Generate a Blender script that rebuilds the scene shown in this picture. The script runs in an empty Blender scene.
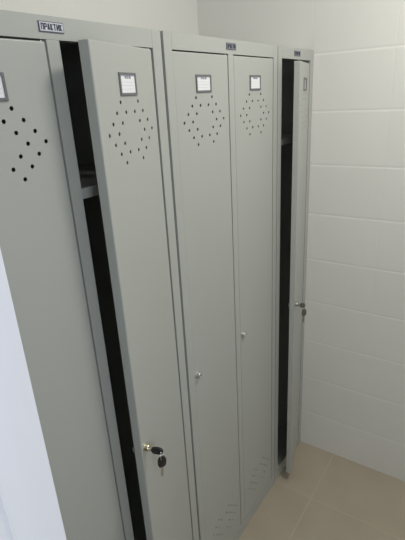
import bpy, bmesh, math
from mathutils import Vector, Matrix

C = bpy.context.scene.collection
sc = bpy.context.scene

# ------------------------------------------------------------------ camera
cd = bpy.data.cameras.new('camera')
cam = bpy.data.objects.new('camera', cd)
C.objects.link(cam)
cam.location = (-0.86008, -0.6789, 1.6919)
cam.rotation_mode = 'XYZ'
cam.rotation_euler = (1.20015, 0.0521, -0.9776)
cd.sensor_fit = 'VERTICAL'
cd.sensor_height = 36.0
cd.lens = 446.61916 / 540.0 * 36.0
cd.clip_start = 0.02
sc.camera = cam

# ------------------------------------------------------------------ light
world = bpy.data.worlds.new('world')
sc.world = world
world.use_nodes = True
bgn = world.node_tree.nodes['Background']
bgn.inputs[0].default_value = (0.62, 0.74, 1.0, 1)
bgn.inputs[1].default_value = 1.0


def area(name, loc, target, size, energy, color, size_y=None):
    ld = bpy.data.lights.new(name, 'AREA')
    ld.energy = energy
    ld.color = color
    ld.shape = 'RECTANGLE' if size_y else 'DISK'
    ld.size = size
    if size_y:
        ld.size_y = size_y
    o = bpy.data.objects.new(name, ld)
    C.objects.link(o)
    o.location = loc
    d = Vector(target) - Vector(loc)
    o.rotation_euler = d.to_track_quat('-Z', 'Y').to_euler()
    return o


area('ceiling_light', (0.31, -0.76, 2.56), (0.31, -0.70, 0.0), 0.30, 14.2, (1.0, 0.975, 0.90))
area('added_cool_fill', (-1.27, -1.80, 1.75), (-0.4, -0.2, 1.25), 0.48, 11.5, (0.84, 0.91, 1.0), 0.9)  # added cool fill from behind the camera, brightens the left side

sc.view_settings.view_transform = 'Standard'
sc.view_settings.look = 'None'
sc.view_settings.gamma = 1.0
sc.view_settings.use_curve_mapping = False
sc.view_settings.exposure = 0.0


# ------------------------------------------------------------------ materials
def pmat(name, col, rough=0.5, metal=0.0, noise=0.0, nscale=8.0, bump=0.0, bscale=400.0, spec=0.5, coat=0.0):
    m = bpy.data.materials.new(name)
    m.use_nodes = True
    nt = m.node_tree
    b = nt.nodes['Principled BSDF']
    b.inputs['Base Color'].default_value = (*col, 1)
    b.inputs['Roughness'].default_value = rough
    b.inputs['Metallic'].default_value = metal
    b.inputs['Specular IOR Level'].default_value = spec
    if coat:
        b.inputs['Coat Weight'].default_value = coat
    tc = nt.nodes.new('ShaderNodeTexCoord')
    if noise:
        n = nt.nodes.new('ShaderNodeTexNoise')
        n.inputs['Scale'].default_value = nscale
        n.inputs['Detail'].default_value = 4
        nt.links.new(tc.outputs['Object'], n.inputs['Vector'])
        mx = nt.nodes.new('ShaderNodeMix')
        mx.data_type = 'RGBA'
        mx.inputs[6].default_value = (*[c * (1 - noise) for c in col], 1)
        mx.inputs[7].default_value = (*[min(1, c * (1 + noise)) for c in col], 1)
        nt.links.new(n.outputs['Fac'], mx.inputs[0])
        nt.links.new(mx.outputs[2], b.inputs['Base Color'])
    if bump:
        n2 = nt.nodes.new('ShaderNodeTexNoise')
        n2.inputs['Scale'].default_value = bscale
        n2.inputs['Detail'].default_value = 2
        nt.links.new(tc.outputs['Object'], n2.inputs['Vector'])
        bp = nt.nodes.new('ShaderNodeBump')
        bp.inputs['Strength'].default_value = bump
        bp.inputs['Distance'].default_value = 0.0005
        nt.links.new(n2.outputs['Fac'], bp.inputs['Height'])
        nt.links.new(bp.outputs['Normal'], b.inputs['Normal'])
    return m


def tile_mat(name, col, grout, ax_u, ax_v, u0, v0, du, dv, gw, rough, noise=0.03, nscale=3.0, bump=0.6, wav=0.0, thin_u=0.0, vtop=99.0):
    """Rectangular tiles laid out in world space on two axes, with recessed grout."""
    m = bpy.data.materials.new(name)
    m.use_nodes = True
    nt = m.node_tree
    N, L = nt.nodes, nt.links
    b = N['Principled BSDF']
    tc = N.new('ShaderNodeNewGeometry')
    sp = N.new('ShaderNodeSeparateXYZ')
    L.new(tc.outputs['Position'], sp.inputs[0])

    def math_(op, a, bb=None, c=None):
        n = N.new('ShaderNodeMath')
        n.operation = op
        for i, v in enumerate((a, bb, c)):
            if v is None:
                continue
            if isinstance(v, (int, float)):
                n.inputs[i].default_value = v
            else:
                L.new(v, n.inputs[i])
        return n.outputs[0]

    def dist(axis, o, d):
        s = math_('SUBTRACT', math_('MINIMUM', sp.outputs[axis], vtop), o)
        s = math_('DIVIDE', s, d)
        s2 = math_('ADD', s, 100.5)
        fr = math_('FRACT', s2)
        fr = math_('SUBTRACT', fr, 0.5)
        fr = math_('ABSOLUTE', fr)
        return math_('MULTIPLY', fr, d), math_('FLOOR', math_('ADD', s, 100.0))
    a, ia = dist(ax_u, u0, du)
    c, ic = dist(ax_v, v0, dv)
    mn = math_('MINIMUM', math_('ADD', a, thin_u), c)
    mr = N.new('ShaderNodeMapRange')
    mr.interpolation_type = 'SMOOTHSTEP'
    mr.inputs[1].default_value = gw * 0.5
    mr.inputs[2].default_value = gw * 0.5 + 0.0012
    L.new(mn, mr.inputs[0])
    # tile colour: slight per-tile variation and mottling
    cv = N.new('ShaderNodeCombineXYZ')
    L.new(ia, cv.inputs[0])
    L.new(ic, cv.inputs[1])
    wn = N.new('ShaderNodeTexWhiteNoise')
    L.new(cv.outputs[0], wn.inputs['Vector'])
    ns = N.new('ShaderNodeTexNoise')
    ns.inputs['Scale'].default_value = nscale
    ns.inputs['Detail'].default_value = 5
    L.new(tc.outputs['Position'], ns.inputs['Vector'])
    f = math_('ADD', math_('MULTIPLY', wn.outputs['Value'], 0.3), math_('MULTIPLY', ns.outputs['Fac'], 0.8))
    mx = N.new('ShaderNodeMix')
    mx.data_type = 'RGBA'
    mx.inputs[6].default_value = (*[q * (1 - noise) for q in col], 1)
    mx.inputs[7].default_value = (*[min(1, q * (1 + noise)) for q in col], 1)
    L.new(f, mx.inputs[0])
    mg = N.new('ShaderNodeMix')
    mg.data_type = 'RGBA'
    mg.inputs[6].default_value = (*grout, 1)
    L.new(mx.outputs[2], mg.inputs[7])
    L.new(mr.outputs[0], mg.inputs[0])
    L.new(mg.outputs[2], b.inputs['Base Color'])
    ro = math_('SUBTRACT', 0.8, math_('MULTIPLY', mr.outputs[0], 0.8 - rough))
    L.new(ro, b.inputs['Roughness'])
    # pillowed tile edge + recess
    mr2 = N.new('ShaderNodeMapRange')
    mr2.interpolation_type = 'SMOOTHERSTEP'
    mr2.inputs[1].default_value = 0.0
    mr2.inputs[2].default_value = 0.007
    L.new(mn, mr2.inputs[0])
    h = math_('ADD', mr2.outputs[0], math_('MULTIPLY', ns.outputs['Fac'], wav))
    bp = N.new('ShaderNodeBump')
    bp.inputs['Strength'].default_value = bump
    bp.inputs['Distance'].default_value = 0.0015
    L.new(h, bp.inputs['Height'])
    L.new(bp.outputs['Normal'], b.inputs['Normal'])
    return m


TH = 0.20176
WALL_T = (0.79, 0.785, 0.745)
GRT = (0.86, 0.855, 0.82)
m_tile_x = tile_mat('white_wall_tile', WALL_T, GRT, 1, 2, -0.28909, 0.0, 0.29412, TH, 0.0026, 0.34, bump=0.42, thin_u=0.0024, vtop=1.92)
m_tile_y = tile_mat('white_wall_tile_long', WALL_T, GRT, 0, 2, 0.90, 0.0, 6.0, TH, 0.0024, 0.34, bump=0.28, vtop=1.92)
m_floor = tile_mat('beige_floor_tile', (0.40, 0.345, 0.265), (0.45, 0.39, 0.305), 0, 1, 0.595, -0.177, 0.45, 0.45,
                   0.004, 0.38, noise=0.12, nscale=7.0, bump=0.3, wav=0.15)
m_ceil = pmat('matt_ceiling_paint', (0.82, 0.82, 0.80), 0.9, noise=0.02)
m_wallp = pmat('wall_paint', (0.60, 0.60, 0.58), 0.8, noise=0.03)
m_paint = pmat('grey_powder_coat', (0.425, 0.435, 0.405), 0.40, noise=0.02, nscale=5, bump=0.25, bscale=900, spec=0.4)
m_white = pmat('bluish_white_laminate', (0.82, 0.83, 0.89), 0.35, noise=0.05, nscale=3)
_nt = m_white.node_tree
_mp = _nt.nodes.new('ShaderNodeMapping')          # long vertical streaks of the laminate's grain
_mp.inputs['Scale'].default_value = (9.0, 9.0, 0.5)
_nz = [n for n in _nt.nodes if n.type == 'TEX_NOISE'][0]
_tc = [n for n in _nt.nodes if n.type == 'TEX_COORD'][0]
_nt.links.new(_tc.outputs['Object'], _mp.inputs['Vector'])
_nt.links.new(_mp.outputs[0], _nz.inputs['Vector'])
m_chrome = pmat('chrome', (0.62, 0.61, 0.59), 0.34, metal=1.0, noise=0.03)
m_brass = pmat('brass_steel', (0.78, 0.73, 0.56), 0.28, metal=1.0, noise=0.04)
m_dull = pmat('dull_steel', (0.36, 0.35, 0.33), 0.5, metal=1.0, noise=0.05)
m_plateg = pmat('silver_plate_dimmed', (0.24, 0.245, 0.27), 0.4, noise=0.05)  # same silver plate viewed at an angle, its dimmer sheen put into the colour
m_black = pmat('black_plastic', (0.018, 0.017, 0.017), 0.4, noise=0.1)
m_brown = pmat('dark_brown_plastic', (0.13, 0.12, 0.10), 0.4, noise=0.1)
m_frame = pmat('grey_plastic', (0.15, 0.155, 0.16), 0.5, noise=0.05)
m_card = pmat('white_card', (0.82, 0.82, 0.84), 0.7, noise=0.01)
m_ink = pmat('dark_blue_ink', (0.03, 0.035, 0.07), 0.6, noise=0.05)
m_inkg = pmat('grey_ink', (0.42, 0.43, 0.46), 0.7, noise=0.05)
m_inkb = pmat('greyish_blue_ink', (0.22, 0.24, 0.34), 0.7, noise=0.05)
m_plate = pmat('silver_plate', (0.62, 0.63, 0.68), 0.35, noise=0.03)
m_plated = pmat('dark_plate_edge', (0.10, 0.105, 0.14), 0.4, noise=0.05)


# ------------------------------------------------------------------ helpers
def add_box(bm, x0, x1, y0, y1, z0, z1, bev=0.0):
    vs = [bm.verts.new((x, y, z)) for x in (x0, x1) for y in (y0, y1) for z in (z0, z1)]
    fs = [(0, 1, 3, 2), (4, 6, 7, 5), (0, 4, 5, 1), (2, 3, 7, 6), (0, 2, 6, 4), (1, 5, 7, 3)]
    faces = [bm.faces.new([vs[i] for i in f]) for f in fs]
    if bev:
        es = list({e for f in faces for e in f.edges})
        bmesh.ops.bevel(bm, geom=es, offset=bev, segments=2, affect='EDGES', profile=0.5)


def add_prism_z(bm, pts, z0, z1):
    """Extrude an xy outline (ccw list) in z."""
    a = [bm.verts.new((x, y, z0)) for x, y in pts]
    b = [bm.verts.new((x, y, z1)) for x, y in pts]
    n = len(pts)
    bm.faces.new(list(reversed(a)))
    bm.faces.new(b)
    for i in range(n):
        j = (i + 1) % n
        bm.faces.new((a[i], a[j], b[j], b[i]))


def add_prism_x(bm, pts, x0, x1):
    """Extrude a yz outline in x."""
    a = [bm.verts.new((x0, y, z)) for y, z in pts]
    b = [bm.verts.new((x1, y, z)) for y, z in pts]
    n = len(pts)
    bm.faces.new(list(reversed(a)))
    bm.faces.new(b)
    for i in range(n):
        j = (i + 1) % n
        bm.faces.new((a[i], a[j], b[j], b[i]))


def add_lathe_y(bm, cx, cz, prof, seg=24):
    """Solid of revolution about the y axis; prof = [(y, r)...]."""
    rings = []
    for y, r in prof:
        rings.append([bm.verts.new((cx + r * math.cos(2 * math.pi * i / seg), y, cz + r * math.sin(2 * math.pi * i / seg)))
                      for i in range(seg)])
    for k in range(len(rings) - 1):
        for i in range(seg):
            j = (i + 1) % seg
            bm.faces.new((rings[k][i], rings[k][j], rings[k + 1][j], rings[k + 1][i]))
    bm.faces.new(list(reversed(rings[0])))
    bm.faces.new(rings[-1])


def obj(name, bm, mat, parent=None, smooth=False):
    bmesh.ops.recalc_face_normals(bm, faces=bm.faces)
    me = bpy.data.meshes.new(name)
    bm.to_mesh(me)
    bm.free()
    me.materials.append(mat)
    if smooth:
        for p in me.polygons:
            p.use_smooth = True
        me.set_sharp_from_angle(angle=math.radians(35))
    o = bpy.data.objects.new(name, me)
    C.objects.link(o)
    if parent:
        o.parent = parent
    return o


def thing(name, label, cat, loc=(0, 0, 0), rot=(0, 0, 0), group=None):
    o = bpy.data.objects.new(name, None)
    o.empty_display_size = 0.05
    C.objects.link(o)
    o.location = loc
    o.rotation_euler = rot
    o['label'] = label
    o['category'] = cat
    if group:
        o['group'] = group
    return o


def struct(name, bm, mat, label=None):
    o = obj(name, bm, mat)
    o['kind'] = 'structure'
    if label:
        o['label'] = label
    return o


def bake(o):
    """Evaluate the modifiers of o into a plain mesh."""
    bpy.context.view_layer.update()
    dg = bpy.context.evaluated_depsgraph_get()
    me = bpy.data.meshes.new_from_object(o.evaluated_get(dg))
    o.modifiers.clear()
    o.data = me
    return o


# ------------------------------------------------------------------ room
XR, YB, XL, YF, ZC = 0.90039, 0.51369, -1.60, -1.75, 2.75
bm = bmesh.new(); add_box(bm, XL - .1, XR + .1, YF - .1, YB + .1, -.1, 0); struct('floor', bm, m_floor, 'beige ceramic tile floor')
bm = bmesh.new(); add_box(bm, XL - .1, XR + .1, YF - .1, YB + .1, ZC, ZC + .1); struct('ceiling', bm, m_ceil)
bm = bmesh.new(); add_box(bm, XR, XR + .1, YF - .1, YB + .1, 0, ZC); struct('wall_right', bm, m_tile_x, 'white tiled wall on the right')
bm = bmesh.new(); add_box(bm, XL - .1, XR, YB, YB + .1, 0, ZC); struct('wall_back', bm, m_tile_y, 'white wall behind the lockers')
# front wall (behind the camera) with an added opening for the fill light at its left end
WX0, WX1, WZ0, WZ1 = -1.56, -0.98, 1.22, 2.26
bm = bmesh.new()
add_box(bm, XL - .1, WX0, YF - .1, YF, 0, ZC)
add_box(bm, WX1, XR, YF - .1, YF, 0, ZC)
add_box(bm, WX0, WX1, YF - .1, YF, 0, WZ0)
add_box(bm, WX0, WX1, YF - .1, YF, WZ1, ZC)
struct('wall_front', bm, m_wallp)
bm = bmesh.new()
for q in ((WX0, WX0 + .03, WZ0, WZ1), (WX1 - .03, WX1, WZ0, WZ1), (WX0 + .03, WX1 - .03, WZ0, WZ0 + .03), (WX0 + .03, WX1 - .03, WZ1 - .03, WZ1)):
    add_box(bm, q[0], q[1], YF - .04, YF + .012, q[2], q[3], .003)
struct('added_window_1', bm, m_white)  # frame of the added opening, unseen, gives the fill light a place
bm = bmesh.new(); add_box(bm, XL - .1, XL, YF, YB, 0, ZC); struct('wall_left', bm, m_wallp)

# open white door leaf on the left, in front of the first locker
EX, EY = -0.6868, -0.3770          # free edge of the leaf
door = bpy.data.objects.new('door_1', None)
C.objects.link(door)
door.location = (XL + .012, EY, 0.008)
door['kind'] = 'structure'
door['label'] = 'bluish white door leaf standing open at the left edge'
LW, LH, LT = EX - (XL + .012), 2.03, 0.04
bm = bmesh.new()
# front skin (facing the camera, y<0) with a shallow recessed border line
add_box(bm, 0, LW - 0.0, 0, LT, 0, LH, 0.0015)
lf = obj('door_leaf', bm, m_white, door)
bm = bmesh.new()
for (x0, x1, z0, z1) in ((0.0445, 0.0485, .05, LH - .05), (LW - .0485, LW - .0445, .05, LH - .05),
                         (0.0485, LW - .0485, .05, .054), (0.0485, LW - .0485, LH - .054, LH - .05)):
    add_box(bm, x0, x1, -0.0012, 0.001, z0, z1, 0.0005)
obj('panel_moulding', bm, m_white, door)
for z in (0.25, 1.0, 1.78):
    bm = bmesh.new()
    bmesh.ops.create_cone(bm, cap_ends=True, segments=16, radius1=.007, radius2=.007, depth=.09,
                          matrix=Matrix.Translation((-.004, -.004, z)))
    obj('hinge', bm, m_chrome, door, True)

# ------------------------------------------------------------------ locker
H, D, T = 1.83, 0.50, 0.0012
FL = 0.0288            # width of the front flange of the side panels
HB = 1.7945            # underside of the header
DZ0, DZ1 = 0.056, 1.7915
LZ = 0.9185
CZ1, CZ2 = 1.6334, 0.192
HX, HZ = 0.0183, 0.01885

ROWS = [(3, (-2, 2)), (2, (-3, -1, 1, 3)), (1, (-4, -2, 2, 4)), (0, (-5, -3, 3, 5)),
        (-1, (-4, -2, 2, 4)), (-2, (-3, -1, 1, 3)), (-3, (-2, 2))]


def door_panel_mesh(w):
    """Pan-shaped sheet metal door, hinge at x=0 and free edge at x=-w, with two groups of vent holes."""
    h = DZ1 - DZ0
    bm = bmesh.new()
    g = 0.0
    r = bmesh.ops.create_cube(bm, size=1)
    for v in bm.verts:
        v.co = Vector((-w / 2 + v.co.x * w, 0.01 + v.co.y * 0.02, DZ0 + h / 2 + v.co.z * h))
    back = [f for f in bm.faces if f.calc_center_median().y > 0.0199][0]
    edges = [e for e in bm.edges if any(v.co.y < 0.001 for v in e.verts)]
    bmesh.ops.bevel(bm, geom=edges, offset=0.0028, segments=3, affect='EDGES', profile=0.5)
    back = max(bm.faces, key=lambda f: f.calc_center_median().y)
    bmesh.ops.inset_region(bm, faces=[back], thickness=0.014)
    bm.faces.remove(back)
    bmesh.ops.recalc_face_normals(bm, faces=bm.faces)
    # make sure the front face looks at -y
    ff = min(bm.faces, key=lambda f: f.calc_center_median().y)
    if ff.normal.y > 0:
        bmesh.ops.reverse_faces(bm, faces=bm.faces)
    me = bpy.data.meshes.new('door')
    bm.to_mesh(me); bm.free()
    me.materials.append(m_paint)
    o = bpy.data.objects.new('door', me)
    C.objects.link(o)
    s = o.modifiers.new('s', 'SOLIDIFY'); s.thickness = T; s.offset = -1
    bm = bmesh.new()
    for cz in (CZ1, CZ2):
        for rz, cols in ROWS:
            for cx in cols:
                add_lathe_y(bm, -w / 2 + 0.0005 + cx * HX, cz + rz * HZ, [(-0.01, 0.0037), (0.008, 0.0037)], 14)
    bmesh.ops.recalc_face_normals(bm, faces=bm.faces)
    cm = bpy.data.meshes.new('cut'); bm.to_mesh(cm); bm.free()
    co = bpy.data.objects.new('cut', cm); C.objects.link(co)
    b = o.modifiers.new('b', 'BOOLEAN'); b.operation = 'DIFFERENCE'; b.object = co; b.solver = 'EXACT'
    bake(o)
    bpy.data.objects.remove(co)
    me = o.data
    bpy.data.objects.remove(o)
    for p in me.polygons:
        p.use_smooth = False
    return me


# seven letters of the maker's plate, drawn as strokes in a 1 x 1.6 cell
def stroke(bm, x0, z0, x1, z1, t, y0, y1):
    d = Vector((x1 - x0, z1 - z0)).normalized()
    n = Vector((-d.y, d.x)) * t / 2
    pts = [(x0 + n.x, z0 + n.y), (x0 - n.x, z0 - n.y), (x1 - n.x, z1 - n.y), (x1 + n.x, z1 + n.y)]
    a = [bm.verts.new((x, y0, z)) for x, z in pts]
    b = [bm.verts.new((x, y1, z)) for x, z in pts]
    bm.faces.new(a); bm.faces.new(list(reversed(b)))
    for i in range(4):
        j = (i + 1) % 4
        bm.faces.new((a[i], b[i], b[j], a[j]))


GLY = {
    'П': [(0, 0, 0, 1), (1, 0, 1, 1), (-.12, .93, 1.12, .93)],
    'Р': [(0, 0, 0, 1), (0, .93, .95, .93), (1, .45, 1, .95), (0, .48, .95, .48)],
    'А': [(0, 0, .42, 1), (1, 0, .58, 1), (.1, .3, .9, .3), (.3, .93, .7, .93)],
    'К': [(0, 0, 0, 1), (.1, .48, 1, 1), (.1, .52, 1, 0)],
    'Т': [(.5, 0, .5, 1), (-.12, .93, 1.12, .93)],
    'И': [(0, 0, 0, 1), (1, 0, 1, 1), (0, .08, 1, .92)],
}


def lettering(bm, word, xc, zc, width, height, t, y0, y1):
    n = len(word)
    pitch = width / n
    lw = pitch * 0.60
    x = xc - width / 2 + (pitch - lw) / 2
    for ch in word:
        for (a, b, c, d) in GLY[ch]:
            stroke(bm, x + a * lw, zc - height / 2 + b * height, x + c * lw, zc - height / 2 + d * height, t, y0, y1)
        x += pitch


WORD = 'ПРАКТИК'


def frame_bm(x0, x1, z0, z1, fw, y0, y1):
    bm = bmesh.new()
    o = [(x0, z0), (x1, z0), (x1, z1), (x0, z1)]
    i = [(x0 + fw, z0 + fw), (x1 - fw, z0 + fw), (x1 - fw, z1 - fw), (x0 + fw, z1 - fw)]
    ow = [bm.verts.new((x, y1, z)) for x, z in o]
    of = [bm.verts.new((x + (.0008 if k in (0, 3) else -.0008), y0, z + (.0008 if k < 2 else -.0008))) for k, (x, z) in enumerate(o)]
    iw = [bm.verts.new((x, y1, z)) for x, z in i]
    inf = [bm.verts.new((x, y0, z)) for x, z in i]
    for a in range(4):
        b = (a + 1) % 4
        bm.faces.new((ow[a], ow[b], of[b], of[a]))
        bm.faces.new((of[a], of[b], inf[b], inf[a]))
        bm.faces.new((inf[a], inf[b], iw[b], iw[a]))
        bm.faces.new((iw[a], iw[b], ow[b], ow[a]))
    return bm


def make_door(parent, w, hinge_x, angle=0.0, lockmat=None, sag=0.0, card=True):
    me = door_panel_mesh(w)
    d = bpy.data.objects.new('door', me)
    C.objects.link(d)
    d.parent = parent
    d.location = (hinge_x, 0, 0)
    d.rotation_euler = (0, math.radians(sag), math.radians(angle))
    xc = -w / 2
    # name card holder
    x0, x1, z0, z1 = xc - .0345, xc + .0345, 1.7010, 1.7430
    obj('card_holder', frame_bm(x0, x1, z0, z1, .0052, -.0026, -.0001), m_frame, d)
    if card:
        bm = bmesh.new(); add_box(bm, x0 + .0050, x1 - .0050, -.0009, -.0001, z0 + .0050, z1 - .0050)
        obj('name_card', bm, m_card, d)
        bm = bmesh.new()
        lettering(bm, WORD, xc + .001, z1 - .0090, .026, .0044, .0009, -.0012, -.0009)
        obj('card_lettering', bm, m_inkb, d)
        bm = bmesh.new()
        for k in range(3):
            z = z1 - .0175 - k * .0063
            add_box(bm, x0 + .009, x1 - .009, -.00115, -.0009, z, z + .0004)
        obj('card_lines', bm, m_inkg, d)
    # cylinder lock
    lx = -(w - .0150)
    bm = bmesh.new()
    add_lathe_y(bm, lx, LZ, [(.0005, .0106), (-.0018, .0106), (-.0026, .0098), (-.0026, .0089), (-.0100, .0086),
                             (-.0118, .0074), (-.0118, .0054), (-.0108, .0050)], 28)
    lk = obj('lock', bm, lockmat or m_chrome, d, True)
    bm = bmesh.new()
    add_box(bm, lx - .0007, lx + .0007, -.0113, -.0104, LZ - .0032, LZ + .0032)
    obj('keyhole', bm, m_black, d)
    # locking cam on the inner side, sticking past the free edge
    bm = bmesh.new()
    add_lathe_y(bm, lx, LZ, [(.0014, .0085), (.0215, .0085)], 20)
    add_box(bm, -w - .002, lx + .006, .0217, .0237, LZ - .007, LZ + .007, .0008)
    obj('latch', bm, m_chrome, d)
    # hinge pins
    for z in (DZ0 - .0015, DZ1 - .001):
        bm = bmesh.new()
        bmesh.ops.create_cone(bm, cap_ends=True, segments=12, radius1=.0024, radius2=.0024, depth=.0035,
                              matrix=Matrix.Translation((-.004, .006, z + .0008)))
        obj('hinge_pin', bm, m_chrome, d, True)
    return d


def make_locker(label, X, W, doors):
    """doors: list of (x_left, x_right, angle, lock material, sag)."""
    t = thing('metal_locker', label, 'locker', (X, 0, 0))
    # side panels with front flange and inward return
    for s in (0, 1):
        pts = [(0, 0), (FL, 0), (FL, .022), (FL - T, .022), (FL - T, T), (T, T), (T, D), (0, D)]
        if s:
            pts = [(W - x, y) for x, y in reversed(pts)]
        bm = bmesh.new()
        add_prism_z(bm, pts, 0, H)
        obj('side_panel', bm, m_paint, t)
    xa, xb = FL + .0006, W - FL - .0006
    # header + top sheet
    bm = bmesh.new()
    add_prism_x(bm, [(0, HB), (0, H), (.03, H), (.03, H - T), (T, H - T), (T, HB + T), (.022, HB + T), (.022, HB)], xa, xb)
    obj('header', bm, m_paint, t)
    bm = bmesh.new(); add_box(bm, T + .0002, W - T - .0002, .0302, D - T, H - T, H)
    obj('top_panel', bm, m_paint, t)
    bm = bmesh.new(); add_box(bm, T + .0002, W - T - .0002, D - T, D, 0, H - T)
    obj('back_panel', bm, m_paint, t)
    # kick plate + bottom sheet
    zk = DZ0 - .003
    bm = bmesh.new()
    add_prism_x(bm, [(0, 0), (T, 0), (T, zk - T), (.028, zk - T), (.028, zk), (0, zk)], xa, xb)
    obj('kick_plate', bm, m_paint, t)
    bm = bmesh.new(); add_box(bm, T + .0002, W - T - .0002, .0282, D - T - .0002, zk - .012, zk - .012 + T)
    obj('bottom_panel', bm, m_paint, t)
    comps = [(T, W - T)]
    if len(doors) == 2:
        m0, m1 = doors[0][1] + .0030, doors[1][0] - .0022
        mc = (m0 + m1) / 2
        bm = bmesh.new()
        add_prism_z(bm, [(m0, .0), (m1, .0), (m1, .022), (m1 - T, .022), (m1 - T, T), (m0 + T, T), (m0 + T, .022), (m0, .022)],
                    zk + .0003, HB - .0003)
        obj('mullion', bm, m_paint, t)
        bm = bmesh.new()
        add_box(bm, mc - T / 2, mc + T / 2, .0225, D - T, zk, H - T - .0005)
        obj('partition', bm, m_paint, t)
        comps = [(T, mc - T / 2), (mc + T / 2, W - T)]
    # hat shelf and rail in every compartment
    for a, b in comps:
        bm = bmesh.new()
        zs = 1.533
        add_prism_x(bm, [(.026, zs - .021), (.0272, zs - .021), (.0272, zs - T), (D - .003, zs - T), (D - .003, zs), (.026, zs)],
                    a + .0004, b - .0004)
        obj('shelf', bm, m_paint, t)
        bm = bmesh.new()
        add_prism_x(bm, [(D / 2 + .008 * math.cos(q * math.pi / 6), zs - .05 + .008 * math.sin(q * math.pi / 6)) for q in range(12)],
                    a + .0004, b - .0004)
        obj('hanging_rail', bm, m_chrome, t)
    # maker's plate
    xc = W / 2
    z0, z1 = 1.8050, 1.8215
    bm = bmesh.new(); add_box(bm, xc - .0255, xc + .0255, -.0016, -.0001, z0, z1, .0005)
    np_ = obj('nameplate', bm, m_plated, t)
    bm = bmesh.new(); add_box(bm, xc - .0238, xc + .0238, -.0020, -.0015, z0 + .0016, z1 - .0016)
    obj('plate_face', bm, m_plate if X < 0 else m_plateg, np_)
    bm = bmesh.new(); lettering(bm, WORD, xc, (z0 + z1) / 2, .0445, .0098, .0017, -.0024, -.0019)
    obj('lettering', bm, m_ink, np_)
    out = []
    for (x0, x1, ang, lm, sag) in doors:
        out.append(make_door(t, x1 - x0, x1, ang, lm, sag, card=W > .4))
    return t, out


W2 = 0.58394
A, B_ = (0.0316, 0.2752), (0.3072, 0.5513)
X1 = -0.0055 - W2
X3 = 0.5922
W3 = 0.90039 - 0.0018 - X3
L1, d1 = make_locker('grey two-door metal locker at the left, right-hand door ajar with keys', X1, W2,
                     [(A[0] - .004, A[1], 0, m_chrome, 0), (B_[0], B_[1], 15.0, m_brass, -0.12)])
E2 = 0.0042
WR = 0.5870
L2, d2 = make_locker('middle grey two-door metal locker with both doors shut', E2, WR - E2,
                     [(A[0] - E2 + .0005, A[1] - E2 + .001, 0, m_chrome, 0), (0.3085 - E2, 0.5553 - E2, 0, m_chrome, 0)])
L3, d3 = make_locker('narrow single-door grey metal locker against the tiled wall, door ajar', X3, W3,
                     [(0.0330, W3 - 0.0330, 14.6, m_dull, -0.2)])

d3[0].location.z = -0.008     # this door hangs a little low on its pins

# ------------------------------------------------------------------ keys
def key_head_bm(L, Wd, th, hole=True):
    """Rounded plastic key head in the xz plane hanging down from z=0 to z=-L, with a lug hole near the top."""
    bm = bmesh.new()
    n = 20
    outer = []
    for i in range(n):
        a = 2 * math.pi * i / n + math.pi / n
        x = math.cos(a); z = math.sin(a)
        e = 0.62
        px = math.copysign(abs(x) ** e, x) * Wd / 2 * (1 - 0.16 * max(0, z) ** 1.2)
        pz = -L / 2 + math.copysign(abs(z) ** e, z) * L / 2
        outer.append((px, pz))
    hc = (0, -L * 0.17); hr = Wd * 0.13
    inner = [(hc[0] + hr * math.cos(2 * math.pi * i / n + math.pi / n), hc[1] + hr * math.sin(2 * math.pi * i / n + math.pi / n)) for i in range(n)]
    rings = []
    for pts, y, sc_ in ((outer, -th / 2 + .0006, 1), (outer, -th / 2, .93), (inner, -th / 2, 1), (inner, th / 2, 1), (outer, th / 2, .93), (outer, th / 2 - .0006, 1)):
        if sc_ != 1:
            pts = [(x * sc_, -L / 2 + (z + L / 2) * sc_) for x, z in pts]
        rings.append([bm.verts.new((x, y, z)) for x, z in pts])
    for k in range(len(rings)):
        r0, r1 = rings[k], rings[(k + 1) % len(rings)]
        for i in range(n):
            j = (i + 1) % n
            bm.faces.new((r0[i], r0[j], r1[j], r1[i]))
    return bm


def blade_bm(z0, L, wd, th):
    """Flat key blade with cut notches, pointing down from z0."""
    bm = bmesh.new()
    pts = [(-wd / 2, z0)]
    k = 6
    for i in range(k):
        z = z0 - L * (0.25 + 0.6 * i / (k - 1))
        pts.append((-wd / 2 + (0.0011 if i % 2 else 0.0), z))
    pts += [(-wd * .15, z0 - L), (wd * .25, z0 - L), (wd / 2, z0 - L * .9), (wd / 2, z0)]
    a = [bm.verts.new((x, -th / 2, z)) for x, z in pts]
    b = [bm.verts.new((x, th / 2, z)) for x, z in pts]
    n = len(pts)
    bm.faces.new(a); bm.faces.new(list(reversed(b)))
    for i in range(n):
        j = (i + 1) % n
        bm.faces.new((a[i], b[i], b[j], a[j]))
    return bm


def torus_bm(R_, r, seg=32, ms=8):
    bm = bmesh.new()
    rings = []
    for i in range(seg):
        a = 2 * math.pi * i / seg
        rings.append([bm.verts.new(((R_ + r * math.cos(2 * math.pi * j / ms)) * math.cos(a), r * math.sin(2 * math.pi * j / ms),
                                    (R_ + r * math.cos(2 * math.pi * j / ms)) * math.sin(a))) for j in range(ms)])
    for i in range(seg):
        for j in range(ms):
            bm.faces.new((rings[i][j], rings[(i + 1) % seg][j], rings[(i + 1) % seg][(j + 1) % ms], rings[i][(j + 1) % ms]))
    return bm


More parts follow.
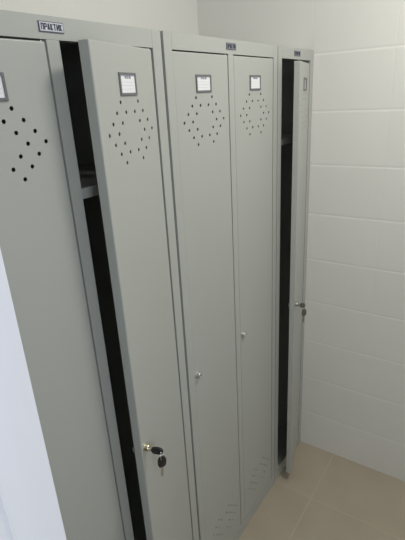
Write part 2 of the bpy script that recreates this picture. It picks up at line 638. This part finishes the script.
def xform(bm, M):
    bmesh.ops.transform(bm, matrix=M, verts=bm.verts)
    return bm


def make_keys(label, door_obj, w, plastic, metal, Lh=.026, wh=.021, turn=-42):
    """One key turned in the lock, a second one hanging from the shared ring."""
    lx = -(w - .0150)
    bpy.context.view_layer.update()
    M = door_obj.matrix_world @ Matrix.Translation((lx, -.0112, LZ))
    t = thing('key_set', label, 'keys')
    t.matrix_world = M
    Rin = Matrix.Rotation(math.radians(90), 4, 'X')     # -z -> +y : blade points into the door
    # local frame: +x right, -y out of the door, z up
    place = Matrix.Translation((0, -.006 - Lh, -.0005)) @ Matrix.Rotation(math.radians(-82), 4, 'X').inverted() @ Matrix.Rotation(math.radians(90), 4, 'Z')
    # head of the inserted key: its plane is vertical, its top (ring end) points out of the door
    hd_ = xform(key_head_bm(Lh, .0185, .0062), place)
    k1 = obj('key', hd_, plastic, t, True)
    bl = xform(blade_bm(-Lh, .0115, .0068, .0018), place)
    obj('key_blade', bl, metal, k1)
    # ring through the hole of the first key
    top = place @ Vector((0, 0, -Lh * .17))
    rr = .0118
    rc = top + Vector((0.0, -.0010, -rr + .0012))
    rM = Matrix.Translation(rc) @ Matrix.Rotation(math.radians(12), 4, 'Z')
    rg = obj('key_ring', xform(torus_bm(rr, .0008), rM), metal, t, True)
    # hanging key, head turned towards the room
    Lh2 = .029
    z_att = rc.z - rr + .0008
    hM = Matrix.Translation((rc.x, rc.y, z_att + Lh2 * .17)) @ Matrix.Rotation(math.radians(turn), 4, 'Z') @ Matrix.Rotation(math.radians(5), 4, 'Y')
    k2 = obj('key', xform(key_head_bm(Lh2, wh, .0062), hM), plastic, t, True)
    obj('key_blade', xform(blade_bm(-Lh2, .030, .0068, .0018), hM), metal, k2)
    return t


make_keys('pair of black-headed keys hanging from the lock of the left locker', d1[1], B_[1] - B_[0], m_black, m_chrome, .030)
make_keys('small brown-headed keys in the lock of the narrow locker by the wall', d3[0], W3 - 0.066, m_brown, m_dull, .022, .018, -60)
